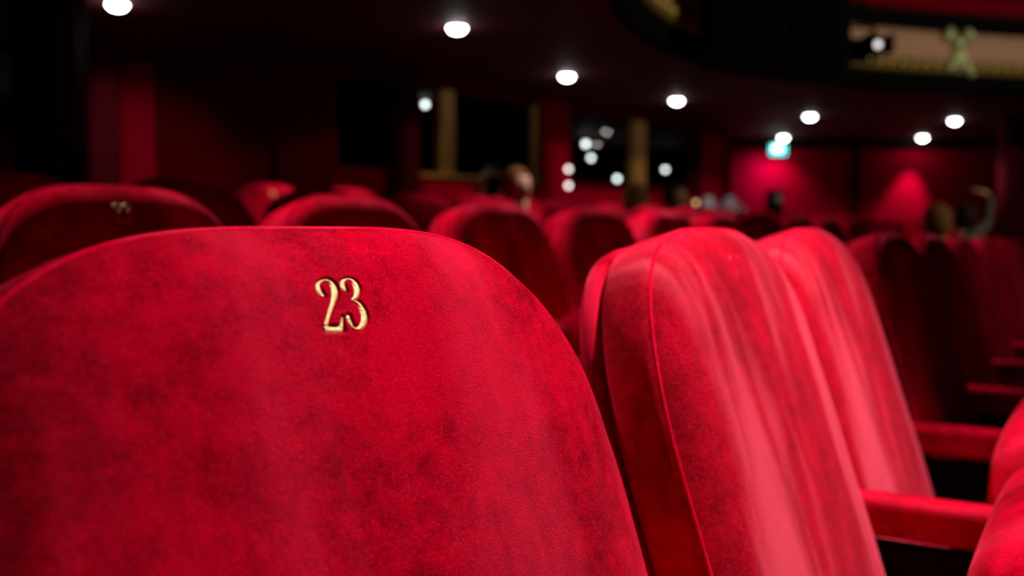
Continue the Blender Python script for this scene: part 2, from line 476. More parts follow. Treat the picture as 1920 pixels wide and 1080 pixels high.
# ------------------------------------------------------------ floor
def prism(name, poly, z0, z1, mat, parent=None):
    n = len(poly)
    vs = [(x, y, z0) for x, y in poly] + [(x, y, z1) for x, y in poly]
    fs = [tuple(range(n))[::-1], tuple(range(n, 2 * n))] + [(i, (i + 1) % n, n + (i + 1) % n, n + i) for i in range(n)]
    me = mesh(name, vs, fs)
    bm = bmesh.new(); bm.from_mesh(me); bmesh.ops.recalc_face_normals(bm, faces=bm.faces); bm.to_mesh(me); bm.free()
    return link(name, me, mat, parent)
o = prism('floor', [(-14, -8), (16, -8), (16, 30), (-14, 30)], -.30, -.07, CARPET); tag(o, kind='structure')
def terrace(r0, r1, L0, L1, z):
    c = [rl(r0, L0), rl(r0, L1), rl(r1, L1), rl(r1, L0)]
    o = prism('floor', [(q.x, q.y) for q in c], -.07, z, CARPET); tag(o, kind='structure')
# the front platform slopes gently away
c = [rl(-.85, -1.5), rl(-.85, 1.2), rl(-.85, 6.5), rl(.12, 6.5), rl(.12, 1.2), rl(.12, -1.5)]
zt = [0, 0, -.05, -.05, 0, 0]
vs = [(q.x, q.y, -.08) for q in c] + [(q.x, q.y, z) for q, z in zip(c, zt)]
fs = [(5, 4, 1, 0), (4, 3, 2, 1), (6, 7, 10, 11), (7, 8, 9, 10)] + [(i, (i + 1) % 6, 6 + (i + 1) % 6, 6 + i) for i in range(6)]
tag(link('floor', mesh('floor', vs, fs), CARPET), kind='structure')
terrace(.12, 1.07, -1.5, 11, ROWH); terrace(1.07, 2.02, -1.5, 11, 2 * ROWH); terrace(2.02, 5.4, -1.5, 10, 3 * ROWH)

# ------------------------------------------------------------ soffit, walls
EDGE = [(3.6, -2.5), (2.2, 0.0), (1.25, 2.0), (.80, 4.0), (.62, 5.6), (.63, 6.6), (.706, 7.32), (.946, 8.18), (1.31, 9.0), (1.70, 9.67), (2.10, 10.2), (2.55, 10.6), (3.1, 10.95), (3.94, 11.45), (5.0, 11.85), (6.27, 12.2), (7.6, 12.4), (9.5, 12.5)]
def smooth2(pts, n=4):
    out = []
    for i in range(len(pts) - 1):
        p = [pts[max(0, i - 1)], pts[i], pts[i + 1], pts[min(len(pts) - 1, i + 2)]]
        for k in range(n):
            t = k / n
            out.append(tuple(.5 * ((2 * p[1][j]) + (-p[0][j] + p[2][j]) * t + (2 * p[0][j] - 5 * p[1][j] + 4 * p[2][j] - p[3][j]) * t * t + (-p[0][j] + 3 * p[1][j] - 3 * p[2][j] + p[3][j]) * t ** 3) for j in range(2)))
    out.append(pts[-1]); return out
ES = smooth2(EDGE)
o = prism('ceiling', ES + [(9.5, 28), (-9, 28), (-9, -2.5)], ZC, ZC + .12, SOFFIT); tag(o, kind='structure')

def wall_box(name, a, b, z0, z1, mat, th=.12, parent=None, holes=()):
    """a wall from a to b with its face on the line; holes are (q0, q1, z0, z1) along it"""
    a = Vector((*a, 0)); b = Vector((*b, 0)); L = (b - a).length; d = (b - a) / L
    M = Matrix.Translation(a) @ Matrix.Rotation(math.atan2(d.y, d.x), 4, 'Z')
    bm = bmesh.new(); q = 0
    for h0, h1, hz0, hz1 in sorted(holes):
        if h0 > q: bx(bm, q, h0, 0, th, z0, z1, M=M)
        bx(bm, h0, h1, 0, th, z0, hz0, M=M)
        if hz1 < z1: bx(bm, h0, h1, 0, th, hz1, z1, M=M)
        q = h1
    if L > q: bx(bm, q, L, 0, th, z0, z1, M=M)
    o = bmobj(name, bm, mat, parent); tag(o, kind='structure'); return o, M
WA, WBp = Vector((-1.7, 9.5)), Vector((3.3, 15.7))
def hitq(px, a=WA, b=WBp):
    k = (px - 960) / F; d = (b - a)
    t = (k * a.y - a.x) / (d.x - k * d.y)
    return t * d.length
ZS, ZW = CZ + .575, CZ + 1.50
holes = [(hitq(632), hitq(742), ZS, ZW), (hitq(787), hitq(1010), ZS, ZW), (hitq(1068), hitq(1297), ZS, ZW)]
_, MW = wall_box('wall_back', WA, WBp, -.07, ZC, WALLDARK, holes=holes)
# windows
for n_, (q0, q1, z0, z1) in enumerate(holes):
    posts = {0: [], 1: [(hitq(824), hitq(850))], 2: [(hitq(1185), hitq(1207))]}[n_]
    bm = bmesh.new(); f_ = .03
    fm = GOLDPAINT if n_ == 1 else WALLDARK
    for a_ in ((q0, q1, z0, z0 + f_), (q0, q1, z1 - f_, z1)): bx(bm, a_[0], a_[1], .02, .09, a_[2], a_[3], M=MW)
    bx(bm, q0, q0 + f_, .02, .09, z0 + f_, z1 - f_, M=MW); bx(bm, q1 - f_ * (1.8 if n_ == 1 else 1), q1, .02, .09, z0 + f_, z1 - f_, M=MW)
    wo = bmobj('window_%d' % (n_ + 1), bm, WALLDARK if n_ != 1 else WALLDARK); tag(wo, kind='structure')
    if n_ == 1:
        bm = bmesh.new(); bx(bm, q1 - .085, q1 - .055, -.005, .085, z0 + f_, z1 - f_, M=MW); bmobj('window_jamb', bm, GOLDPAINT, wo)
        bm = bmesh.new(); bx(bm, q0, q1, -.02, .03, z0 - .02, z0 + .012, M=MW); bmobj('window_sill', bm, GOLDPAINT, wo)
    edges = [q0 + f_] + [x for p in posts for x in p] + [q1 - f_ * 1.8]
    for p in posts:
        bm = bmesh.new(); bx(bm, p[0], p[1], -.03, .08, z0, z1 - .01, .008, 2, M=MW); bmobj('mullion', bm, GOLDPAINT, wo)
    for j in range(0, len(edges) - 1, 2):
        bm = bmesh.new(); bx(bm, edges[j], edges[j + 1], .05, .056, z0 + f_, z1 - f_, M=MW); bmobj('pane', bm, GLASS, wo)
# brighter cloth piers between the windows, proud of the wall
def panel(name, px0, px1, z0, z1, a, b, mat, out=.03):
    q0, q1 = hitq(px0, a, b), hitq(px1, a, b); d = (b - a).normalized()
    M = Matrix.Translation((a.x, a.y, 0)) @ Matrix.Rotation(math.atan2(d.y, d.x), 4, 'Z')
    bm = bmesh.new(); bx(bm, q0, q1, -out, 0, z0, z1, .008, 1, M=M)
    return tag(bmobj(name, bm, mat), kind='structure')
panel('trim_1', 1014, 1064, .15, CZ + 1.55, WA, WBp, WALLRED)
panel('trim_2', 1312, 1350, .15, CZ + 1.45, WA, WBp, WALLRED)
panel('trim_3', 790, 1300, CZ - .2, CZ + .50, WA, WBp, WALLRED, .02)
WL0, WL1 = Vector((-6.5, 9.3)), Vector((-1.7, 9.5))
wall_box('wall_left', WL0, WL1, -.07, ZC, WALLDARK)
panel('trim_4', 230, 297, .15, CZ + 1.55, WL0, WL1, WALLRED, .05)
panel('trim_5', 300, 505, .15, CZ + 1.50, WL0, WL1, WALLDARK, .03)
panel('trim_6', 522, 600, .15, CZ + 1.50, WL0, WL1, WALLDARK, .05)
wall_box('wall_side', (-9, -2.5), (-6.5, 9.3), -.07, ZC, WALLDARK)
WR0, WR1 = Vector((3.3, 15.7)), Vector((3.9, 17.75)); WR3 = Vector((10.2, 17.75))
wall_box('wall_right', WR0, WR1, -.07, ZC, WALLDARK)
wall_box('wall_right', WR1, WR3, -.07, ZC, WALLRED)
bm = bmesh.new(); bx(bm, 3.9, 10.1, 17.61, 17.75, ZC - .14, ZC, .02, 2); tag(bmobj('trim_7', bm, BLACK), kind='structure')
bm = bmesh.new(); bx(bm, 5.96, 6.14, 17.57, 17.75, -.07, ZC - .14, .02, 2); tag(bmobj('trim_8', bm, WALLDARK), kind='structure')
wall_box('wall_far', (10.2, 17.75), (10.2, -2.5), -.07, 6.5, BLACK)
wall_box('wall_front', (10.2, -4.0), (-9, -4.0), -.07, 6.5, WALLDARK)
# foyer behind the windows
wall_box('wall_foyer', (-9, 24), (10.2, 24), -.07, ZC, BLACK)

# ------------------------------------------------------------ columns
def column(x, y, r, label, flutes=9, depth=.14, z1=ZC):
    bm = bmesh.new()
    lathe(bm, [(r, 0.32), (r, z1 - .12)], 96, (x, y, 0), depth, flutes)
    c = tag(bmobj('column', bm, COLUMN, smooth=True), kind='structure')
    bm = bmesh.new(); lathe(bm, [(r * 1.35, .1), (r * 1.35, .2), (r * 1.2, .24), (r * 1.22, .28), (r * 1.02, .32)], 32, (x, y, 0)); bmobj('column_base', bm, COLUMN, c, True)
    bm = bmesh.new(); lathe(bm, [(r * 1.0, z1 - .14), (r * 1.2, z1 - .10), (r * 1.15, z1 - .07), (r * 1.35, z1 - .03), (r * 1.35, z1)], 32, (x, y, 0)); bmobj('column_capital', bm, COLUMN, c, True)
p = at(96, 300, 6.4); column(p.x, p.y, .225, '')
p = at(194, 300, 8.7); column(p.x, p.y, .14, '')
p = at(763, 300, 10.0); column(p.x, p.y, .122, '', 12, .08)
p = at(1893, 300, 14.5); column(p.x, p.y, .16, '', 12, .08)
p = at(1305, 300, 15.0); column(p.x, p.y, .07, '', 12, .08)

# made-up framed panel; its pale colour stands in for a glowing patch
p = at(8, 130, 8.6)
t = empty('glow_panel', (p.x, p.y, p.z)); tag(t, 'pale grey framed panel standing in for a glowing patch at the far left behind the fluted column', 'wall_panel')
bm = bmesh.new(); bx(bm, -.16, .10, -.02, 0, -.22, .14, .004, 1); bmobj('glow_panel_sheet', bm, simple('pale_glow_colour', (.22, .17, .2), .6), t)
bm = bmesh.new()
for a_ in ((-.18, .12, .14, .16), (-.18, .12, -.24, -.22)): bx(bm, a_[0], a_[1], -.03, .01, a_[2], a_[3])
for a_ in ((-.18, -.16), (.10, .12)): bx(bm, a_[0], a_[1], -.03, .01, -.22, .14)
bmobj('glow_panel_frame', bm, BLACK, t)
bm = bmesh.new(); bx(bm, -.05, 0, 0, .68, -.05, .05); bmobj('wall_bracket', bm, BLACK, t)

# ------------------------------------------------------------ recessed ceiling lamps
def downlight(loc, label, group):
    t = empty('ceiling_lamp', loc + Vector((0, 0, .02))); tag(t, label, 'ceiling lamp', group)
    bm = bmesh.new()
    lathe(bm, [(.078, -.010), (.086, -.006), (.088, 0)], 28); bmobj('lamp_rim', bm, BRONZE, t, True)
    bm = bmesh.new(); lathe(bm, [(.012, -.050), (.036, -.045), (.054, -.034), (.066, -.018), (.070, -.010)], 28); bmobj('lamp_glass', bm, LAMPGLOW, t, True)
dl = ['leftmost ceiling lamp, at the top edge above the fluted column', 'ceiling lamp highest over the middle of the seats, large and round',
      'ceiling lamp above the window with two gold posts', 'ceiling lamp nearest the curved edge of the soffit above the last window',
      'ceiling lamp above and right of the exit sign', 'rightmost ceiling lamp, upper of the two over the red wall',
      'ceiling lamp just over the glowing exit sign', 'ceiling lamp close to the red wall, making its glow']
for (px, py, pw), lb in zip(SEEN, dl): downlight(under(px, py), lb, 'recessed lamps in the soffit')
for loc, lb in ((LAMPS[1][0], 'unseen added spot before the front row'), (LAMPS[2][0], 'unseen added spot over the third row')):
    pass

# foyer lamps behind the glass
FL = [(797, 196, 12.4, 'round white lamp seen through the glass left of the gold post', .034), (1098, 270, 17.0, 'highest of the round white lamps in the third window', .045),
      (1108, 296, 18.0, 'second highest round white lamp in the third window', .042), (1157, 335, 19.0, 'round white lamp low beside the right gold post', .046),
      (1247, 318, 19.5, 'round white lamp right of the right gold post', .044)]
for px, py, Y, lb, r in FL:
    p = at(px, py, Y); t = empty('foyer_lamp', p); tag(t, lb, 'lamp', 'round foyer lamps behind the windows')
    bm = bmesh.new(); bmesh.ops.create_uvsphere(bm, u_segments=20, v_segments=12, radius=r); bmobj('lamp_globe', bm, FOYERGLOW, t, True)
    bm = bmesh.new(); cyl(bm, (0, 0, (ZC - p.z + r) / 2 - 0), .006, ZC - p.z - r, 6); lathe(bm, [(.02, r * .9), (.02, r + .03)], 10); bmobj('lamp_stem', bm, BLACK, t)

# two small lamps on the edge of the red pier
PIERGLOW = emit('pier_lamp_glow', (1, .95, .90), 3.2)
for py, lb in ((317, 'upper of two small round lamps on the red pier beside the third window'), (348, 'lower of two small round lamps on the red pier beside the third window')):
    q = hitq(1063); pw_ = WA + (WBp - WA).normalized() * q; nn = Vector((WBp.y - WA.y, WA.x - WBp.x)).normalized()
    Y = pw_.y + nn.y * .11; p = at(1066, py, Y)
    t = empty('reflection_glow', p, math.atan2(WBp.y - WA.y, WBp.x - WA.x)); tag(t, lb, 'lamp', 'small lamps on the red pier')
    bm = bmesh.new(); bmesh.ops.create_uvsphere(bm, u_segments=18, v_segments=12, radius=.030); bmobj('lamp_globe', bm, PIERGLOW, t, True)
    bm = bmesh.new(); cyl(bm, (0, .055, 0), .010, .06, 8, axis='Y'); cyl(bm, (0, .078, 0), .028, .012, 14, axis='Y'); bmobj('lamp_bracket', bm, BRONZE, t)

# ------------------------------------------------------------ exit sign, loudspeaker, counter
p = at(1459, 281, 17.1)
t = empty('exit_sign', p); tag(t, 'small glowing cyan and white exit sign under the soffit', 'exit sign')
bm = bmesh.new(); bx(bm, -.15, .15, 0, .05, -.10, .10, .008, 2); bmobj('sign_box', bm, BLACK, t)
bm = bmesh.new(); bx(bm, -.138, .138, -.006, 0, -.088, .088); bmobj('sign_face', bm, emit('sign_cyan', (.05, .75, .72), 2.6), t)
bm = bmesh.new(); bx(bm, -.085, .06, -.010, -.006, -.02, .075, .01, 2); bmobj('sign_pictogram', bm, emit('sign_white', (.75, 1, 1), 5), t)
bm = bmesh.new(); cyl(bm, (0, .025, (ZC - p.z + .1) / 2), .01, ZC - p.z - .1, 8); bmobj('sign_stem', bm, BLACK, t)
l = bpy.data.lights.new('sign_glow', 'SPOT'); l.energy = 18; l.color = (.6, .5, 1); l.shadow_soft_size = .12; l.spot_size = 2.3; l.spot_blend = 1
lo = bpy.data.objects.new('sign_glow', l); COL.objects.link(lo); lo.location = p + Vector((-.05, .22, -.12)); lo.rotation_euler = Vector((-.15, .6, -.6)).to_track_quat('-Z', 'Y').to_euler()

p = at(1455, 386, 14.2)
t = empty('loudspeaker', (p.x, p.y, p.z - .19)); tag(t, 'dark upright loudspeaker box standing below the exit sign', 'loudspeaker')
bm = bmesh.new(); bx(bm, -.10, .10, 0, .2, 0, .42, .01, 2); bmobj('speaker_box', bm, BLACK, t)
bm = bmesh.new(); lathe(bm, [(.055, 0), (.06, .006), (.05, .012), (.02, .004)], 24); bmesh.ops.rotate(bm, verts=bm.verts, matrix=Matrix.Rotation(math.pi / 2, 3, 'X')); bmesh.ops.translate(bm, verts=bm.verts, vec=(.03, 0, .28))
bmobj('speaker_cone', bm, simple('cone_ring', (.18, .12, .10), .4), t, True)
bm = bmesh.new(); cyl(bm, (0, .1, -(p.z - .19 + .07) / 2), .02, p.z - .19 + .07, 10); bmobj('speaker_pole', bm, BLACK, t)

p = at(1360, 412, 13.4)
zc_ = p.z
t = empty('bar_counter', (p.x, p.y, -.07)); tag(t, 'low dark red counter at the back beside the dark pier', 'counter')
bm = bmesh.new(); bx(bm, -.45, .35, -.15, .25, 0, zc_ + .05, .01, 1); bmobj('counter_body', bm, WALLDARK, t)
bm = bmesh.new(); bx(bm, -.47, .37, -.18, .27, zc_ + .05, zc_ + .08, .008, 2); bmobj('counter_top', bm, simple('counter_top', (.5, .3, .34), .4), t)
PORC = simple('pale_lilac_porcelain', (.55, .54, .70), .35, 0, .1, 20)
zt_ = zc_ + .08
for k, (dx, s, lb) in enumerate([(-.235, 1.0, 'left of two large pale lilac jugs on the back counter'), (.05, .95, 'right of two large pale lilac jugs on the back counter')]):
    j = empty('jug', (p.x + dx, p.y - .02, zt_)); tag(j, lb, 'jug', 'pale jugs on the counter'); 
    bm = bmesh.new(); lathe(bm, [(.05 * s, 0), (.085 * s, .05), (.095 * s, .11), (.07 * s, .17), (.05 * s, .20), (.062 * s, .235)], 20); bmobj('jug_body', bm, PORC, j, True)
    me = tube_mesh('jug_handle', [Vector((.085 * s + .045 * math.sin(a), 0, .12 + .07 * math.cos(a))) for a in lin(.2, math.pi - .2, 9)], .009)
    link('jug_handle', me, PORC, j, None)
cup0 = None
for k in range(6):
    x_ = p.x - .36 + k * .115
    bm = bmesh.new(); lathe(bm, [(.026, 0), (.034, .03), (.038, .07), (.034, .07), (.03, .03)], 14)
    cu = bmobj('cup', bm, PORC, None, True); cu.location = (x_, p.y - .13, zt_)
    tag(cu, 'small pale cup, %s from the left along the counter edge' % ordinal(k + 1), 'cup', 'pale cups on the counter')
p2 = at(1305, 380, 12.6)  # added glowing globe on a stem, standing in for a reflection
t = empty('reflection_glow', p2); tag(t, 'faint brown round glow standing in for a reflection beside the counter', 'lamp')
bm = bmesh.new(); bmesh.ops.create_uvsphere(bm, u_segments=16, v_segments=10, radius=.028); bmobj('lamp_globe', bm, emit('amber_reflection', (1, .5, .25), 1.6), t, True)
bm = bmesh.new(); cyl(bm, (0, 0, -(p2.z + .07) / 2 - .014), .012, p2.z + .07 - .028, 8); bmobj('lamp_stem', bm, BLACK, t)

# ------------------------------------------------------------ balcony front over the soffit edge
def sweep(name, path, prof, mat, parent=None, smooth=False):
    """prof: (outwards into the void, height) pairs, closed"""
    n = len(path); m = len(prof); vs, fs = [], []
    for i in range(n):
        a = Vector(path[max(0, i - 1)]); b = Vector(path[min(n - 1, i + 1)]); t = (b - a).normalized(); o = Vector((t.y, -t.x))
        for q, z in prof: vs.append((path[i][0] + o.x * q, path[i][1] + o.y * q, z))
    for i in range(n - 1):
        for k in range(m):
            fs.append((i * m + k, i * m + (k + 1) % m, (i + 1) * m + (k + 1) % m, (i + 1) * m + k))
    fs.append(tuple(range(m))[::-1]); fs.append(tuple(range((n - 1) * m, n * m)))
    me = mesh(name, vs, fs)
    bm = bmesh.new(); bm.from_mesh(me); bmesh.ops.recalc_face_normals(bm, faces=bm.faces); bm.to_mesh(me); bm.free()
    return link(name, me, mat, parent, smooth)
FP = [q for q in ES if q[1] > 4.0]
Z = lambda h: CZ + h
bal = empty('balcony_front', (3.1, 10.95, ZC)); tag(bal, 'curved balcony front, cream and gilt, above the soffit edge at upper right', 'balcony')
def child(o): o.parent = bal; o.matrix_parent_inverse = Matrix.Translation(-Vector(bal.location)); return o
child(sweep('lower_moulding', FP, [(0, Z(1.60)), (.10, Z(1.62)), (.14, Z(1.70)), (.10, Z(1.78)), (.16, Z(1.83)), (0, Z(1.85))], BLACK))  # black colour stands in for the moulding's unlit underside
child(sweep('cream_panel', FP, [(0, Z(1.85)), (.10, Z(1.85)), (.14, Z(1.93)), (.17, Z(2.06)), (.15, Z(2.20)), (.10, Z(2.30)), (0, Z(2.30))], CREAM, None, True))
child(sweep('upper_moulding', FP, [(0, Z(2.30)), (.20, Z(2.31)), (.24, Z(2.36)), (.22, Z(2.48)), (0, Z(2.49))], BLACK))  # black strip puts the shadow under the rail into the colour
child(sweep('velvet_rail', FP, [(0, Z(2.49)), (.20, Z(2.49)), (.24, Z(2.54)), (.23, Z(2.66)), (.14, Z(2.72)), (-.08, Z(2.72)), (-.1, Z(2.6))], RAIL, None, True))
child(sweep('gilt_moulding', FP, [(.06, Z(1.80)), (.17, Z(1.805)), (.19, Z(1.84)), (.17, Z(1.88)), (.10, Z(1.885))], GILT, None, True))
# scallops of the gilt moulding
def walk(path, step, start):
    out = []; acc = -start
    for i in range(len(path) - 1):
        a = Vector(path[i]); b = Vector(path[i + 1]); L = (b - a).length; t = (b - a) / L
        while acc <= L:
            if acc >= 0: out.append((a + t * acc, t))
            acc += step
        acc -= L
    return out
bm = bmesh.new(); bmesh.ops.create_uvsphere(bm, u_segments=8, v_segments=6, radius=1)
for v in bm.verts: v.co = Vector((v.co.x * .070, v.co.y * .045, v.co.z * .08 * (1.2 if v.co.z < 0 else .8)))
SCM = bpy.data.meshes.new('scallop'); bm.to_mesh(SCM); bm.free(); SCM.materials.append(GILT); SCM.polygons.foreach_set('use_smooth', [True] * len(SCM.polygons))
for p_, t_ in walk(FP, .165, 2.2):
    o = link('scallop', SCM, None, None); o.location = (p_.x + t_.y * .165, p_.y - t_.x * .165, Z(1.905)); o.rotation_euler = (0, 0, math.atan2(t_.y, t_.x)); child(o)
def cartouche(px, off=0):
    best = min(range(len(FP)), key=lambda i: abs(FP[i][0] / FP[i][1] - (px - 960) / F))
    a = Vector(FP[max(0, best - 1)]); b = Vector(FP[min(len(FP) - 1, best + 1)]); t_ = (b - a).normalized(); p_ = Vector(FP[best])
    # slide along the tangent to the pixel column
    k = (px - 960) / F; s = (k * p_.y - p_.x) / (t_.x - k * t_.y) if abs(t_.x - k * t_.y) > .2 else 0; p_ = p_ + t_ * s
    M = Matrix.Translation((p_.x + t_.y * .19, p_.y - t_.x * .19, Z(2.08))) @ Matrix.Rotation(math.atan2(t_.y, t_.x), 4, 'Z') @ Matrix.Scale(1.22, 4)
    bm = bmesh.new()
    def blob(x, z, rx, rz, ry=.04, rot=0):
        r = bmesh.ops.create_uvsphere(bm, u_segments=12, v_segments=8, radius=1)
        bmesh.ops.transform(bm, matrix=M @ Matrix.Translation((x, 0, z)) @ Matrix.Rotation(rot, 4, 'Y') @ Matrix.Diagonal((rx, ry, rz, 1)), verts=r['verts'])
    blob(0, .06, .085, .075, .07); blob(0, -.06, .07, .10, .045); blob(-.12, .14, .05, .08, .05, .5); blob(.12, .14, .05, .08, .05, -.5)
    for s_ in (-1, 1):
        blob(s_ * .045, -.08, .035, .13, .05, s_ * -.25); blob(s_ * .10, -.16, .035, .07, .05, s_ * -.5)
    blob(0, -.10, .03, .14, .05); blob(.14, -.21, .04, .05, .05)
    child(bmobj('relief_ornament', bm, GREENGILT, None, True))['label'] = 'pale green gilt relief ornament'
cartouche(1766); cartouche(1275)
# seats / wall of the upper tier behind the rail
pp = [q for q in FP if q[0] > .6]
child(sweep('tier_floor', pp, [(0, Z(1.72)), (-3, Z(2.0)), (-3, Z(1.9)), (0, Z(1.62))], BLACK))
child(sweep('tier_wall', pp, [(-1.6, Z(1.9)), (-1.6, Z(4.6)), (-1.7, Z(4.6)), (-1.7, Z(1.9))], WALLDARK))
# pale upright glass lamp on the rail
p = at(1705, 2, 11.4); t = empty('rail_lamp', (p.x, p.y, Z(2.70))); tag(t, 'thin pale upright lamp fixed on the velvet balcony rail', 'lamp')
bm = bmesh.new(); lathe(bm, [(.03, 0), (.022, .03), (.03, .06), (.035, .16), (.02, .2)], 14); bmobj('lamp_shade', bm, simple('frosted_glass', (.65, .5, .5), .4), t, True)
bm = bmesh.new(); cyl(bm, (0, 0, -.015), .045, .04, 14); bmobj('lamp_foot', bm, BRONZE, t)

# big black loudspeaker cluster and stage lanterns hanging in front of the balcony
def hang_box(name, part, px0, px1, py0, py1, Y, label, tilt=0):
    a = at(px0, py1, Y); b = at(px1, py0, Y); c = (a + b) / 2; w_ = (b.x - a.x) / 2; h = (b.z - a.z) / 2
    t = empty(name, c, tilt); tag(t, label, 'loudspeaker', 'hanging black loudspeakers')
    bm = bmesh.new(); bx(bm, -w_, w_, -.02, .5, -h, h, .02, 2); bmobj('cabinet', bm, BLACK, t)
    bm = bmesh.new(); bx(bm, -w_ + .03, w_ - .03, -.032, -.02, -h + .03, h - .03, .004, 1); bmobj('grille', bm, simple('grille_cloth', (.003, .003, .003), .95, spec=.05), t)
    bm = bmesh.new()
    for s_ in (-1, 1): cyl(bm, (s_ * w_ * .6, .2, h + 1.0), .012, 2.0, 8)
    bmobj('hanging_cable', bm, BLACK, t)
hang_box('hanging_loudspeaker', '', 1331, 1480, -150, 118, 8.6, 'left big black loudspeaker hanging in front of the balcony')
hang_box('hanging_loudspeaker', '', 1484, 1600, -150, 128, 8.8, 'right big black loudspeaker hanging in front of the balcony')
# lantern
p = at(1640, 84, 9.6); t = empty('stage_lantern', p, math.radians(18)); tag(t, 'black stage lantern with a pale round lens beside the loudspeakers', 'stage lantern')
bm = bmesh.new(); cyl(bm, (0, .18, 0), .085, .34, 20, .11, axis='Y'); bx(bm, -.10, .10, .2, .42, -.1, .1, .02, 2); bmobj('lantern_body', bm, BLACK, t)
bm = bmesh.new(); bx(bm, -.13, .13, .18, .22, -.13, -.11); bx(bm, -.145, -.13, .18, .22, -.13, .22); bx(bm, .13, .145, .18, .22, -.13, .22); bx(bm, -.145, .145, .18, .22, .20, .22); cyl(bm, (0, .2, 1.1), .02, 1.8, 10); bmobj('lantern_yoke', bm, BLACK, t)
bm = bmesh.new(); bmesh.ops.create_uvsphere(bm, u_segments=16, v_segments=10, radius=.032); bmesh.ops.translate(bm, verts=bm.verts, vec=(.02, -.02, 0)); bmobj('lantern_lens', bm, emit('lens_glow', (1, .92, .95), 1.5), t, True)
for s_ in (-1, 1):
    bm = bmesh.new(); bx(bm, s_ * .11 - .005, s_ * .11 + .005, -.14, .02, -.09, .09); bmobj('barn_door', bm, BLACK, t)

# ------------------------------------------------------------ people
SKIN = simple('skin', (.74, .38, .26), .5, 0, .08, 20)
def hairmat(n, c): return simple(n, c, .8, 0, .5, 60, .5, spec=.1)
def head_mesh(bm, c, r, yaw, pitch=0):
    """a head with brow, nose, chin and ears; the face looks along local -Y before turning"""
    R = Matrix.Translation(c) @ Matrix.Rotation(yaw, 4, 'Z') @ Matrix.Rotation(pitch, 4, 'X')
    q = bmesh.ops.create_uvsphere(bm, u_segments=28, v_segments=20, radius=r)
    for v in q['verts']:
        x, y, z = v.co / r
        x *= .80; y *= .95; z *= 1.18
        if z < 0: x *= 1 - .30 * (-z / 1.18) ** 1.5; y = y * (1 - .18 * -z / 1.18) - .10 * -z / 1.18
        if y < 0: y += .08 * (1 - min(1, abs(x) * 1.6))
        n = math.exp(-(x / .13) ** 2 - ((z + .18) / .20) ** 2) if y < 0 else 0
        y -= .26 * n
        for ex in (-.30, .30):
            e = math.exp(-((x - ex) / .15) ** 2 - ((z - .05) / .11) ** 2) if y < 0 else 0
            y += .10 * e
        m = math.exp(-(x / .26) ** 2 - ((z + .58) / .05) ** 2) if y < 0 else 0
        y += .05 * m
        v.co = Vector((x, y, z)) * r
    bmesh.ops.transform(bm, matrix=R, verts=q['verts'])
    for s in (-1, 1):
        e = bmesh.ops.create_uvsphere(bm, u_segments=10, v_segments=8, radius=1)
        bmesh.ops.transform(bm, matrix=R @ Matrix.Translation((s * .80 * r, .06 * r, -.02 * r)) @ Matrix.Diagonal((.09 * r, .17 * r, .26 * r, 1)), verts=e['verts'])
    return R
def hair_mesh(R, r, long=0.0, bulk=1.0):
    bm = bmesh.new()
    q = bmesh.ops.create_uvsphere(bm, u_segments=28, v_segments=20, radius=r)
    for v in list(q['verts']):
        x, y, z = v.co / r
        nz = 1 + .05 * noise.noise(Vector((x * 4, y * 4, z * 2)))
        X, Y_, Z_ = x * .90 * bulk * nz, (y * 1.03 + .10) * bulk * nz, z * 1.25 * bulk * nz + .03
        if z < 0:
            Z_ = z * (1.0 + long); X *= 1.0
            if long == 0: X *= 1 - .25 * -z
        if y < -.25 and z < .55: Y_ = -.10 + y * .15 ; X *= .98 
        v.co = Vector((X, Y_, Z_)) * r
    bmesh.ops.transform(bm, matrix=R, verts=q['verts'])
    return bm
def skin_body(name, verts, edges, radii, mat, parent, sub=2):
    me = bpy.data.meshes.new(name); me.from_pydata(verts, edges, []); me.update()
    o = link(name, me, mat, parent)
    md = o.modifiers.new('skin', 'SKIN'); md.use_smooth_shade = True
    for i, r in enumerate(radii): me.skin_vertices[0].data[i].radius = (r, r) if not isinstance(r, tuple) else r
    me.skin_vertices[0].data[0].use_root = True
    s = o.modifiers.new('sub', 'SUBSURF'); s.levels = 1; s.render_levels = sub
    return o
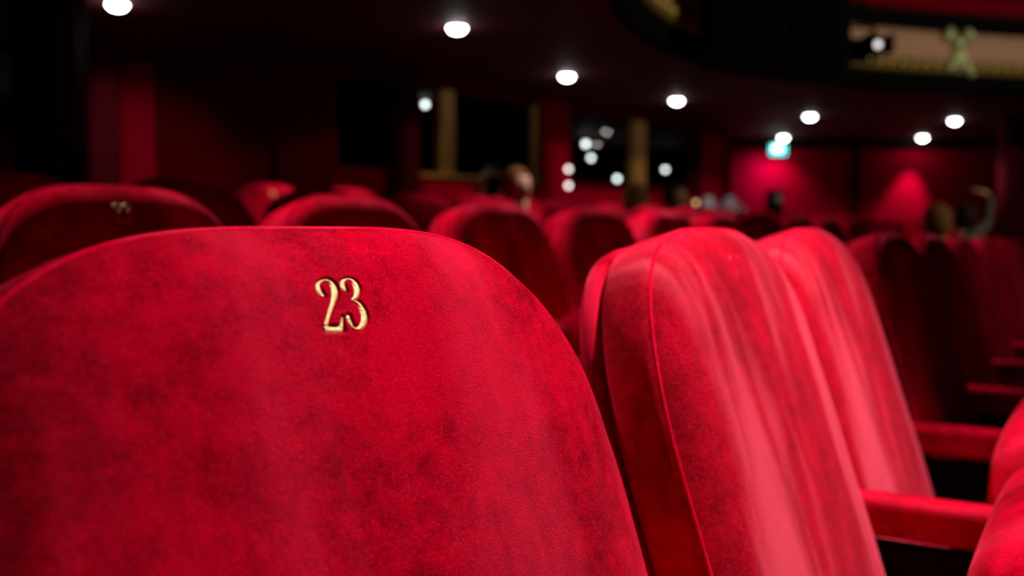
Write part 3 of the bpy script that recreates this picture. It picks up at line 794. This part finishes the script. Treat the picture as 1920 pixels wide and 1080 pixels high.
def person(head, fwd_deg, look_deg, label, hair, shirt, pitch=0, skin=SKIN, long=0, bulk=1, arm=None, r=.098, bare=False):
    """seated figure; fwd is the way the seat faces, measured as a yaw from -Y"""
    h = Vector(head)
    Rf = Matrix.Rotation(math.radians(fwd_deg), 3, 'Z')
    f = Rf @ Vector((0, -1, 0)); s = Rf @ Vector((1, 0, 0)); U = Vector((0, 0, 1))
    pel = h + f * .12 - U * .60
    t = empty('person', pel); tag(t, label, 'person')
    L = lambda v: v - pel
    chest = h + f * .03 - U * .34; neck = h - U * .16 + f * .0; 
    knee_l = pel + f * .42 + s * .10 + U * .03; knee_r = pel + f * .42 - s * .10 + U * .03
    ft_l = knee_l - U * .42 + f * .02; ft_r = knee_r - U * .42 + f * .02
    sh_l = neck - U * .07 + s * .17; sh_r = neck - U * .07 - s * .17
    el_l = sh_l - U * .26 + f * .08 + s * .03; ha_l = pel + f * .28 + s * .06 + U * .14
    if arm: el_r, wr_r, tip = [Vector(a) for a in arm]
    else: el_r = sh_r - U * .26 + f * .08 - s * .03; wr_r = pel + f * .28 - s * .06 + U * .14; tip = None
    V = [pel, pel + U * .14, chest, neck - U * .04, sh_l, el_l, ha_l, sh_r, el_r, wr_r, pel + s * .09 + f * .05, knee_l, ft_l, pel - s * .09 + f * .05, knee_r, ft_r, ft_l + f * .16, ft_r + f * .16]
    Ed = [(0, 1), (1, 2), (2, 3), (3, 4), (4, 5), (5, 6), (3, 7), (7, 8), (8, 9), (0, 10), (10, 11), (11, 12), (0, 13), (13, 14), (14, 15), (12, 16), (15, 17)]
    rad = [.13, .125, .14, .075, .062, .045, .036, .062, .045, .036, .09, .065, .045, .09, .065, .045, .035, .035]
    if bare:
        V[9] = el_r + (wr_r - el_r) * .15
        skin_body('forearm', [L(el_r), L(el_r + (wr_r - el_r) * .5), L(wr_r)], [(0, 1), (1, 2)], [.040, .040, .030], skin, t, 1)
    skin_body('clothes', [L(v) for v in V], Ed, rad, shirt, t, 1)
    bm = bmesh.new()
    R = head_mesh(bm, L(h), r, math.radians(look_deg), pitch)
    # neck
    q = bmesh.ops.create_cone(bm, cap_ends=True, segments=16, radius1=.062, radius2=.052, depth=.14)
    bmesh.ops.transform(bm, matrix=Matrix.Translation(L(h) - U * .12), verts=q['verts'])
    ho = bmobj('head', bm, skin, t, True)
    # eyes and lips
    bm = bmesh.new()
    for ex in (-.27, .27):
        e = bmesh.ops.create_uvsphere(bm, u_segments=10, v_segments=8, radius=.10 * r)
        bmesh.ops.transform(bm, matrix=R @ Matrix.Translation((ex * r, -.80 * r, .05 * r)), verts=e['verts'])
    bmobj('eyes', bm, simple('eye', (.1, .07, .05), .2), ho, True)
    bm = bmesh.new()
    for dz, k_ in ((-.55, 1), (-.62, .85)):
        e = bmesh.ops.create_uvsphere(bm, u_segments=12, v_segments=6, radius=1)
        bmesh.ops.transform(bm, matrix=R @ Matrix.Translation((0, -.86 * r, dz * r)) @ Matrix.Diagonal((.24 * r * k_, .07 * r, .045 * r, 1)), verts=e['verts'])
    bmobj('lips', bm, simple('lip', (.5, .12, .10), .5), ho, True)
    bmobj('hair', hair_mesh(R, r, long, bulk), hair, ho, True)
    # hands
    def hand(w_, d, up):
        d = d.normalized(); sd = d.cross(up).normalized()
        vs = [w_, w_ + d * .045, w_ + d * .085]; ed = [(0, 1), (1, 2)]; rd = [(.024, .024), (.034, .018), (.034, .016)]
        for k, ln in enumerate((.060, .072, .068, .052)):
            b = w_ + d * .085 + sd * (.028 - .0187 * k)
            i = len(vs); vs += [b, b + d * ln * .5 - up * .006, b + d * ln - up * .022]; ed += [(2, i), (i, i + 1), (i + 1, i + 2)]; rd += [(.0095, .0095)] * 2 + [(.008, .008)]
        i = len(vs); vs += [w_ + d * .03 + sd * .034, w_ + d * .062 + sd * .058 - up * .008]; ed += [(1, i), (i, i + 1)]; rd += [(.012, .012), (.009, .009)]
        skin_body('hand', [L(v) for v in vs], ed, rd, skin, t, 1)
    hand(ha_l, f, U)
    if tip is not None: hand(wr_r, tip - wr_r, U)
    else: hand(wr_r, f, U)
    return t
BLKCLOTH = simple('dark_cloth', (.012, .012, .016), .9); GREYCLOTH = simple('grey_green_cloth', (.10, .09, .075), .9)
FH = 58   # the seats face 58.5 degrees from -Y towards +X
# pair in the last row
h = at(971, 350, 5.7)
person(h, FH, FH - 15, 'person with long reddish brown hair turned to the right, in the last row', hairmat('reddish_hair', (.20, .075, .02)), BLKCLOTH, long=.35, bulk=1.0, r=.088)
h = at(921, 346, 6.9)
wr = at(938, 330, 6.12); el = at(898, 375, 6.12)
person(h, FH, 170, 'dark-haired person with a forearm laid over the head, left of the reddish-haired one', hairmat('black_hair', (.006, .005, .005)), BLKCLOTH, arm=(at(897, 380, 6.75), at(902, 332, 6.64), at(935, 324, 6.62)), bare=True)
h = at(1190, 377, 7.07)
person(h, FH, 200, 'person with tousled golden brown hair below the right gold post', hairmat('golden_brown_hair', (.20, .12, .035)), BLKCLOTH, bulk=1.03, long=.25)
h = at(1268, 372, 7.7)
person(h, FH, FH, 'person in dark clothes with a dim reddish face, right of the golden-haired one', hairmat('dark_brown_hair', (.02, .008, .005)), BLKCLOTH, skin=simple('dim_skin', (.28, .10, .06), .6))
h = at(1757, 418, 6.64)
person(h, FH, 150, 'person with brown hair seen from behind beside the raised arm', hairmat('brown_hair', (.34, .16, .05)), BLKCLOTH, bulk=1.08, long=.1)
h = at(1803, 410, 7.55)
person(h, FH, FH + 150, 'person in grey with one arm raised and the hand bent over to the left', hairmat('dark_hair', (.02, .012, .01)), GREYCLOTH, pitch=-.3,
       arm=(at(1850, 420, 7.5), at(1856, 366, 7.5), at(1822, 352, 7.5)))

# the cushions of the seats people sit in are folded down
for pr in [o for o in COL.objects if o.name.startswith('person')]:
    def gap(sc_):
        t = sc_[0]; q = Vector(t.location) + Matrix.Rotation(t.rotation_euler.z, 3, 'Z') @ Vector((0, -.25, .45))
        return (q - Vector(pr.location)).length
    t, c = min(SEATS, key=gap)
    if gap((t, c)) < .5:
        c.rotation_euler = (math.pi / 2, 0, 0); c.location = (0, .20, .71)
